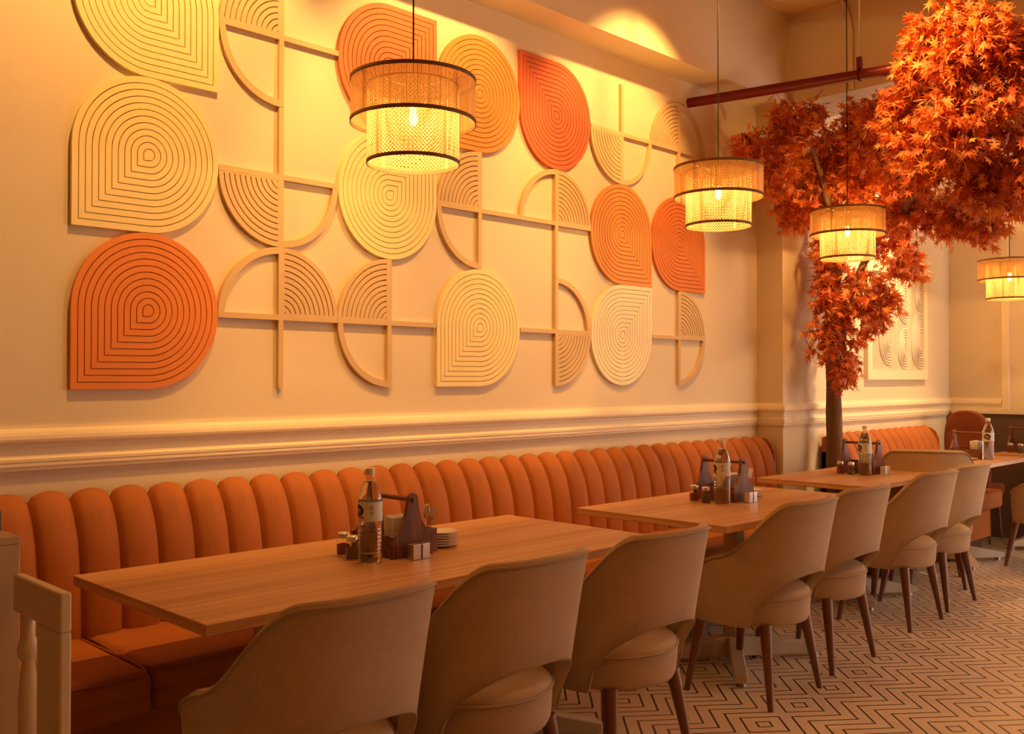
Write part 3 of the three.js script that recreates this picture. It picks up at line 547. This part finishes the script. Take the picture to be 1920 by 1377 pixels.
    for (const p of P) { out.push(p[0], p[1], -0.16 * Math.abs(p[0]) - 0.10 * Math.max(0, p[1] - 0.5)); u2.push(p[0] * 0.7 + 0.5, p[1]); }
    for (let i = 1; i < P.length; i++) { const a = 1 + i, b = 1 + (i === P.length - 1 ? 0 : i + 1); idx.push(0, a, b); } idx.push(0, 1, 2);
    const g = new THREE.BufferGeometry(); g.setAttribute('position', new THREE.Float32BufferAttribute(out, 3)); g.setAttribute('uv', new THREE.Float32BufferAttribute(u2, 2)); g.setIndex(idx); g.computeVertexNormals(); return g;
  })();
  const tones = [rgb(0.74, 0.19, 0.022), rgb(0.82, 0.27, 0.035), rgb(0.66, 0.13, 0.018), rgb(0.86, 0.34, 0.06), rgb(0.58, 0.10, 0.02)];
  const leafMat = tones.map(c => phy(c, 0.62, { transmission: 0.38, thickness: 0, side: THREE.DoubleSide }));
  const leaves = [], twigs = [];
  const put = (p, dir, s) => {
    const y = dir.clone().normalize(), ref = V(rr(-1, 1), rr(-0.3, 1), rr(-0.4, 1)).normalize(), z = ref.sub(y.clone().multiplyScalar(ref.dot(y))).normalize(), x = y.clone().cross(z);
    const m = new THREE.Matrix4().makeBasis(x, y, z).scale(V(s, s, s)).setPosition(p); leaves.push({ m, p: p.clone().add(O), s, k: Math.floor(rnd() * 5) });
  };
  for (const [cx, cy, cz, rx, ry, rz, n] of blobs) {
    const c = L(cx, cy, cz); let k = 0;
    while (k < n) {                                // sprays of leaves on thin twigs
      let d = V(rr(-1, 1), rr(-1, 1), rr(-1, 1)); if (d.length() > 1 || d.length() < 0.15) continue;
      const tip = c.clone().add(V(d.x * rx, d.y * ry, d.z * rz)), out = V(d.x + rr(-0.5, 0.5), d.y * 0.4 - 0.35 + rr(-0.4, 0.4), d.z + rr(-0.5, 0.5)).normalize();
      const len = rr(0.08, 0.17), m = 3 + Math.floor(rnd() * 4);
      if (tip.z + O.z < PZ + 0.12) tip.z = PZ + 0.12 - O.z;
      const a = tip.clone().addScaledVector(out, -len); if (a.z + O.z < PZ + 0.06) a.z = PZ + 0.06 - O.z;
      if (rnd() < 0.5) twigs.push(rod(a, tip, 0.0024, 0.0012, 4));
      for (let i = 0; i < m; i++, k++) { const p = a.clone().lerp(tip, 0.25 + 0.75 * i / Math.max(1, m - 1)); const side = V(rr(-1, 1), rr(-0.9, 0.35), rr(-1, 1)).normalize(); const pp = p.addScaledVector(side, 0.012); if (pp.z + O.z < PZ + 0.10) continue; put(pp, side.add(out.clone().multiplyScalar(0.7)), rr(0.054, 0.088)); }
    }
  }
  // sprigs standing free of the crown
  for (const [a, b] of [[L(4.90, 1.66, 0.42), L(4.40, 1.64, 0.46)], [L(4.93, 1.42, 0.42), L(4.76, 1.50, 0.46)], [L(4.95, 1.30, 0.41), L(4.84, 1.36, 0.48)], [L(4.55, 3.0, 0.48), L(4.55, 3.16, 0.46)], [L(4.74, 2.3, 1.3), L(4.86, 2.14, 1.4)], [L(3.85, 3.1, 1.6), L(3.72, 3.25, 1.45)]]) {
    twigs.push(tube([a, a.clone().lerp(b, 0.5).add(V(0, 0.01, 0)), b], 0.0025, 8, 5));
    for (let i = 0; i < 7; i++) { const p = a.clone().lerp(b, 0.45 + 0.55 * i / 6); put(p, V(rr(-1, 1), rr(-1, 0.3), rr(-0.5, 1)), rr(0.05, 0.07)); }
  }
  mesh('twigs', merge(twigs), M.twig, t).userData = { kind: 'stuff' };
  leaves.sort((a, b) => (a.p.distanceTo(camera.position) / a.s) - (b.p.distanceTo(camera.position) / b.s));
  leaves.slice(0, 300).forEach(l => { const m = mesh('leaf', leafShape, leafMat[l.k], t); m.applyMatrix4(l.m); });
  const rest = leaves.slice(300), inst = new THREE.InstancedMesh(leafShape, phy(rgb(1, 1, 1), 0.62, { transmission: 0.38, thickness: 0, side: THREE.DoubleSide }), rest.length);
  rest.forEach((l, i) => { inst.setMatrixAt(i, l.m); const v = 0.85 + 0.3 * hash2(i, 5); inst.setColorAt(i, tones[l.k].clone().multiplyScalar(v)); });
  inst.name = 'foliage'; inst.userData = { kind: 'stuff' }; inst.castShadow = inst.receiveShadow = true; t.add(inst);
}

// ================================================================ FRAMED RELIEF
{
  const x0 = 5.78, x1 = 6.90, y0 = 1.335, y1 = 2.25, z = PZ;
  const t = thing('relief_picture', 'framed ivory relief of nested arches on the wall behind the maple', 'picture', [0, 0, z]);
  for (const [a, b, c, d] of [[x0, x1, y0, y0 + 0.075], [x0, x1, y1 - 0.075, y1], [x0, x0 + 0.075, y0 + 0.075, y1 - 0.075], [x1 - 0.075, x1, y0 + 0.075, y1 - 0.075]]) mesh('frame_bar', bx(a, b, c, d, 0, 0.035), M.trim, t);
  mesh('backing', bx(x0 + 0.075, x1 - 0.075, y0 + 0.075, y1 - 0.075, 0, 0.012), M.relief, t);
  const nest = (xe, yt, yb, n, d, hi, lo) => {           // nested C-shaped ridges opening to the right edge xe
    for (let k = 0; k < n; k++) {
      const a = Math.min(hi, yt + d * k), b = Math.max(lo, yb - d * k), r = 0.045 + d * k, x = xe - 0.055 - d * k, pts = [];
      pts.push(V(xe, a, 0.016), V(x + r * 0.9, a, 0.016)); for (let i = 1; i < 6; i++) { const t = i / 6 * Math.PI / 2; pts.push(V(x + r * 0.9 * (1 - Math.sin(t)), a - r * (1 - Math.cos(t)), 0.016)); }
      pts.push(V(x, a - r, 0.016), V(x, b + r, 0.016)); for (let i = 1; i < 6; i++) { const t = i / 6 * Math.PI / 2; pts.push(V(x + r * 0.9 * (1 - Math.cos(t)), b + r * (1 - Math.sin(t)), 0.016)); }
      pts.push(V(x + r * 0.9, b, 0.016), V(xe, b, 0.016));
      mesh('relief_ridge', tube(pts, 0.0062, 48, 6), M.reliefLine, t);
    }
  };
  const xe = x1 - 0.08;
  nest(xe, 1.74, 1.58, 8, 0.021, 2.1, 1.42); nest(xe, 2.06, 1.97, 4, 0.021, 2.16, 1.90);
  nest(xe - 0.30, 1.64, 1.53, 6, 0.021, 2.1, 1.42); nest(xe - 0.30, 2.02, 1.90, 6, 0.021, 2.16, 1.78);
  nest(xe - 0.60, 1.80, 1.60, 8, 0.021, 2.1, 1.42);
  for (const [a, n] of [[0.222, 4], [0.478, 6]]) for (let k = 0; k < n; k++) mesh('relief_ridge', rod(V(xe - a - 0.021 * k, 1.415, 0.014), V(xe - a - 0.021 * k, 2.165, 0.014), 0.0055, 0.0055, 6), M.reliefLine, t);
}

// ================================================================ ALCOVE PARTITION, RAILING, CABINET
{
  const t = thing('low_partition', 'dark brown low partition beyond the short banquette', 'partition');
  mesh('panel', bx(RX - 0.05, RX - 0.005, 0, 1.045, PZ + 0.05, 1.55), M.brown, t);
  mesh('ledge', bx(RX - 0.075, RX + 0.0, 1.045, 1.075, PZ + 0.05, 1.57), M.trim, t);
  mesh('end_post', bx(RX - 0.075, RX - 0.005, 0, 1.045, PZ + 0.002, PZ + 0.05), M.brown, t);
}
{
  const t = thing('service_cabinet', 'light wooden service cabinet beside the white baluster railing', 'cabinet', [-0.80, 0, 1.20]);
  mesh('body', at(rbox(0.40, 1.0, 0.40, 0.003, 1), 0, 0.50, 0), M.kiosk, t);
  mesh('top', at(rbox(0.40, 0.016, 0.40, 0.002, 1), 0, 1.0081, 0), M.kiosk, t);
}
{
  const t = thing('card_reader', 'small black card reader standing on the wooden cabinet', 'device', [-0.69, 1.0165, 1.345]);
  mesh('body', at(rbox(0.12, 0.05, 0.07, 0.006, 2), 0, 0.031, 0), M.black, t);
  mesh('stand', at(rbox(0.08, 0.012, 0.09, 0.004, 1), 0, 0.006, 0.01), M.black, t);
}
{
  const x = -0.613, z0 = 1.43, z1 = 1.685, H = 0.945;
  const t = thing('baluster_railing', 'white wooden railing end with turned baluster beside the cabinet', 'railing', [x, 0, (z0 + z1) / 2]);
  const d = z1 - z0;
  mesh('top_rail', at(rbox(0.022, 0.075, d, 0.005, 2), 0, H - 0.0375, 0), M.cream, t);
  mesh('stile', at(rbox(0.022, H - 0.0745, 0.120, 0.005, 2), 0, (H - 0.0745) / 2, d / 2 - 0.06), M.cream, t);
  mesh('bottom_rail', at(rbox(0.02, 0.08, d - 0.121, 0.005, 2), 0, 0.12, -0.0605), M.cream, t);
  const b = lathe([[0, 0.16], [0.020, 0.16], [0.020, 0.28], [0.014, 0.30], [0.021, 0.32], [0.014, 0.34], [0.012, 0.36], [0.020, 0.43], [0.024, 0.50], [0.022, 0.58], [0.0195, 0.62], [0.021, 0.625], [0.0195, 0.632], [0.021, 0.638], [0.0195, 0.645], [0.021, 0.651], [0.0195, 0.658], [0.020, 0.70], [0.017, 0.75], [0.013, 0.775], [0.020, 0.785], [0.023, 0.80], [0.020, 0.815], [0.014, 0.825], [0.015, 0.865], [0, 0.865]], 24);
  const bm = mesh('baluster', b, M.cream, t); bm.position.z = -d / 2 + 0.058; bm.scale.set(0.9, 1.004, 0.9);
}

// ================================================================ TABLE SETS
const labelTex = (() => {
  const c = document.createElement('canvas'); c.width = 512; c.height = 160; const g = c.getContext('2d');
  g.fillStyle = '#d8dccb'; g.fillRect(0, 0, 512, 160);
  for (const ox of [90, 346]) {
    g.fillStyle = '#15120f'; g.beginPath(); g.ellipse(ox, 72, 52, 50, 0, 0, 7); g.fill();
    g.strokeStyle = '#e6d8b0'; g.lineWidth = 6; g.beginPath(); g.moveTo(ox - 36, 74); g.bezierCurveTo(ox - 26, 30, ox - 14, 60, ox - 18, 84); g.bezierCurveTo(ox - 4, 50, ox + 6, 60, ox + 2, 84); g.bezierCurveTo(ox + 14, 50, ox + 28, 56, ox + 20, 84); g.stroke();
    g.lineWidth = 3; g.beginPath(); g.moveTo(ox - 30, 100); g.lineTo(ox + 30, 92); g.stroke();
    g.fillStyle = '#b03a22'; g.beginPath(); g.ellipse(ox + 18, 124, 40, 12, 0.2, 0, 7); g.fill();
    g.strokeStyle = '#4a4a40'; g.lineWidth = 5; g.beginPath(); g.arc(ox + 108, 46, 12, 0.6, 5.7); g.stroke();
    g.lineWidth = 3; for (let k = 0; k < 3; k++) { g.beginPath(); g.moveTo(ox + 100 + 8 * k, 76); g.lineTo(ox + 100 + 8 * k, 106); g.stroke(); }
  }
  const t = new THREE.CanvasTexture(c); t.colorSpace = THREE.SRGBColorSpace; t.wrapS = THREE.RepeatWrapping; return t;
})();
const labelMat = std(rgb(1, 1, 1), 0.5, { map: labelTex });
const TY = 0.7501;
const bottleProto = (() => {
  const t = new THREE.Group(), pr = [[0, 0.001], [0.030, 0.0015], [0.037, 0.006], [0.039, 0.016]];
  for (let k = 0; k < 8; k++) { const y = 0.022 + k * 0.0125; pr.push([0.039, y], [0.0372, y + 0.004], [0.039, y + 0.008]); }
  pr.push([0.0365, 0.124], [0.039, 0.130], [0.0392, 0.202], [0.037, 0.212], [0.030, 0.238], [0.022, 0.258], [0.0155, 0.272], [0.0135, 0.278], [0.0135, 0.286]);
  mesh('bottle_body', lathe(pr, 36), M.plastic, t);
  const wp = pr.filter(p => p[1] < 0.262 && p[1] > 0.001).map(p => [p[0] * 0.965, p[1] + 0.0008]); mesh('water', lathe([[0, 0.002], ...wp, [0.0185, 0.2625], [0, 0.2625]], 36), M.water, t);
  mesh('label', lathe([[0.0398, 0.136], [0.0398, 0.198]], 40), labelMat, t);
  mesh('cap', lathe([[0, 0.304], [0.0135, 0.304], [0.0148, 0.302], [0.0150, 0.283], [0.0138, 0.282]], 24), M.capWhite, t);
  return t;
})();
const jarProto = (fill) => {
  const t = new THREE.Group();
  mesh('glass_jar', lathe([[0, 0.001], [0.021, 0.001], [0.0235, 0.005], [0.0235, 0.045], [0.0205, 0.055], [0.0190, 0.060]], 28), M.glass, t);
  mesh('contents', lathe([[0, 0.004], [0.0205, 0.004], [0.0218, 0.007], [0.0218, 0.036], [0.012, 0.040], [0, 0.041]], 24), fill, t);
  mesh('lid', lathe([[0, 0.078], [0.016, 0.0775], [0.0205, 0.073], [0.021, 0.060], [0.0195, 0.0585]], 28), M.steel, t);
  return t;
};
const chilliJar = jarProto(M.chilli), oreganoJar = jarProto(M.oregano);
const shakerProto = (() => { const t = new THREE.Group(); mesh('body', at(rbox(0.033, 0.044, 0.033, 0.002, 2), 0, 0.022, 0), M.steel, t); mesh('cap', at(rbox(0.034, 0.006, 0.034, 0.002, 2), 0, 0.047, 0), M.steel, t); return t; })();
const plateGeo = lathe([[0, 0.002], [0.030, 0.002], [0.034, 0.0], [0.036, 0.002], [0.060, 0.0075], [0.0625, 0.0095], [0.062, 0.0108], [0.058, 0.0102], [0.036, 0.0050], [0, 0.0048]], 40);
const caddyProto = (() => {
  const t = new THREE.Group();
  const s = new THREE.Shape(); s.moveTo(-0.085, 0); s.lineTo(0.085, 0); s.lineTo(0.085, 0.07); s.bezierCurveTo(0.05, 0.085, 0.028, 0.12, 0.020, 0.19); s.bezierCurveTo(0.019, 0.215, -0.019, 0.215, -0.020, 0.19); s.bezierCurveTo(-0.028, 0.12, -0.05, 0.085, -0.085, 0.07); s.closePath();
  const g = new THREE.ExtrudeGeometry(s, { depth: 0.012, bevelEnabled: true, bevelSize: 0.0015, bevelThickness: 0.0015, bevelSegments: 1, curveSegments: 10 });
  for (const z of [-0.115, 0.103]) { const m = mesh('end_board', g, M.walnut, t); m.position.z = z; }
  for (const x of [-0.082, 0.074]) mesh('side_board', bx(x, x + 0.009, 0.004, 0.072, -0.1035, 0.1035), M.walnut, t);
  mesh('bottom_board', bx(-0.073, 0.074, 0.0, 0.009, -0.1035, 0.1035), M.walnut, t);
  mesh('divider', bx(-0.073, 0.074, 0.009, 0.060, -0.004, 0.004), M.walnut, t);
  const d = new THREE.CylinderGeometry(0.008, 0.008, 0.25, 14); d.rotateX(Math.PI / 2); d.translate(0, 0.188, 0); mesh('handle', d, M.walnut, t);
  mesh('cutlery_box', merge([bx(0.0845, 0.125, 0, 0.078, 0.02, 0.028), bx(0.0845, 0.125, 0, 0.078, 0.082, 0.09), bx(0.117, 0.125, 0, 0.078, 0.028, 0.082), bx(0.0845, 0.117, 0, 0.008, 0.028, 0.082)]), M.walnut, t);
  return t;
})();
const spoonGeo = (() => {
  const h = tube([V(0, 0, 0), V(0.002, 0.05, 0), V(0.004, 0.10, 0)], 0.0022, 8, 6), b = new THREE.SphereGeometry(1, 16, 10); b.scale(0.0045, 0.026, 0.014); b.translate(0.006, 0.124, 0); return merge([h, b]);
})();
const forkGeo = (() => { const h = tube([V(0, 0, 0), V(0.001, 0.05, 0), V(0.002, 0.095, 0)], 0.0022, 8, 6); return merge([h, bx(0.0005, 0.0035, 0.095, 0.108, -0.011, 0.011), ...[-0.0095, -0.003, 0.0035, 0.0095].map(z => bx(0.0008, 0.0032, 0.108, 0.142, z - 0.0015, z + 0.0015))]); })();
const napkinGeo = (() => merge([...Array(7).keys()].map(k => { const g = bx(-0.05, 0.05, 0, 0.118 + 0.004 * hash2(k, 2), 0.006 * k - 0.003, 0.006 * k + 0.002); g.rotateX(0.02 * (k - 3)); g.rotateY(0.03 * (hash2(k, 9) - 0.5)); return g; })))();
function place(proto, name, category, label, x, y, z, turn = 0, group) { const o = proto.clone(); o.name = numbered(name); o.userData = { label, category }; if (group) o.userData.group = group; o.position.set(x, y, z); o.rotation.y = turn; scene.add(o); return o; }
function setTable(which, bxp, bz, o) {
  const X = bxp, Z = bz;
  place(bottleProto, 'water_bottle', 'bottle', `clear plastic water bottle on the ${which}`, X, TY, Z, o.bt || 0.2, 'water bottles');
  place(caddyProto, 'condiment_caddy', 'caddy', `walnut condiment caddy with dowel handle on the ${which}`, X + (o.cx ?? 0.165), TY, Z + (o.cz ?? -0.10), o.turn || 0, 'wooden caddies');
  single('napkin_stack', napkinGeo, M.paper, `cream paper napkins standing in the caddy on the ${which}`, 'napkins', [X + (o.cx ?? 0.165), TY + 0.0095, Z + (o.cz ?? -0.10) + 0.03], o.turn || 0, 'napkin stacks');
  if (o.jars) {
    place(chilliJar, 'spice_jar', 'jar', `glass jar of red chilli flakes on the ${which}`, X + 0.012, TY, Z - 0.165, 0, 'spice jars');
    place(oreganoJar, 'spice_jar', 'jar', `glass jar of dried herbs on the ${which}`, X - 0.008, TY, Z - 0.085, 0, 'spice jars');
  }
  if (o.shakers) for (const [k, w] of [[0, 'closer to the bottle'], [1, 'farther from the bottle']]) place(shakerProto, 'salt_shaker', 'shaker', `square steel shaker ${w} on the ${which}`, X + 0.135 + 0.037 * k, TY, Z + 0.058, 0.05 * k, 'steel shakers');
  for (let k = 0; k < (o.plates || 0); k++) single('side_plate', plateGeo, M.china, o.plates > 1 ? `stoneware plate, ${['lowest', 'second', 'third', 'fourth', 'fifth', 'sixth'][k]} up in the stack on the ${which}` : `single stoneware plate on the ${which}`, 'plate', [X + (o.px ?? 0.36), TY + 0.0087 * k, Z + (o.pz ?? -0.075)], 0.4 * k, 'stacked side plates');
  if (o.cutlery) {
    const s = single('spoon', spoonGeo, M.steel, `steel spoon standing in the caddy on the ${which}`, 'spoon', [X + 0.165 + 0.095, TY + 0.010, Z - 0.10 + 0.045], 0.2, 'cutlery'); s.rotation.z = -0.16;
    const f = single('fork', forkGeo, M.steel, `steel fork standing in the caddy on the ${which}`, 'fork', [X + 0.165 + 0.098, TY + 0.010, Z - 0.10 + 0.066], -0.1, 'cutlery'); f.rotation.z = -0.13; f.rotation.x = 0.1;
  }
}
setTable('long table by the baluster railing', 0.584, 1.005, { jars: 1, shakers: 1, plates: 6, cutlery: 1 });
setTable('second table from the baluster railing', 2.627, 1.005, { jars: 1, shakers: 1, plates: 4, cutlery: 1, bt: -0.25 });
setTable('third table, before the maple trunk', 4.41, 0.87, { jars: 1, shakers: 1, cutlery: 1, bt: -0.2 });
setTable('fourth table, before the short banquette', 6.15, 0.99, { plates: 1, bt: 0.6, cx: 0.08, cz: -0.16, px: -0.07, pz: -0.11 });
setTable('fifth and farthest table', 7.0, 1.03, { jars: 1, bt: 0.4 });

renderer.render(scene, camera);
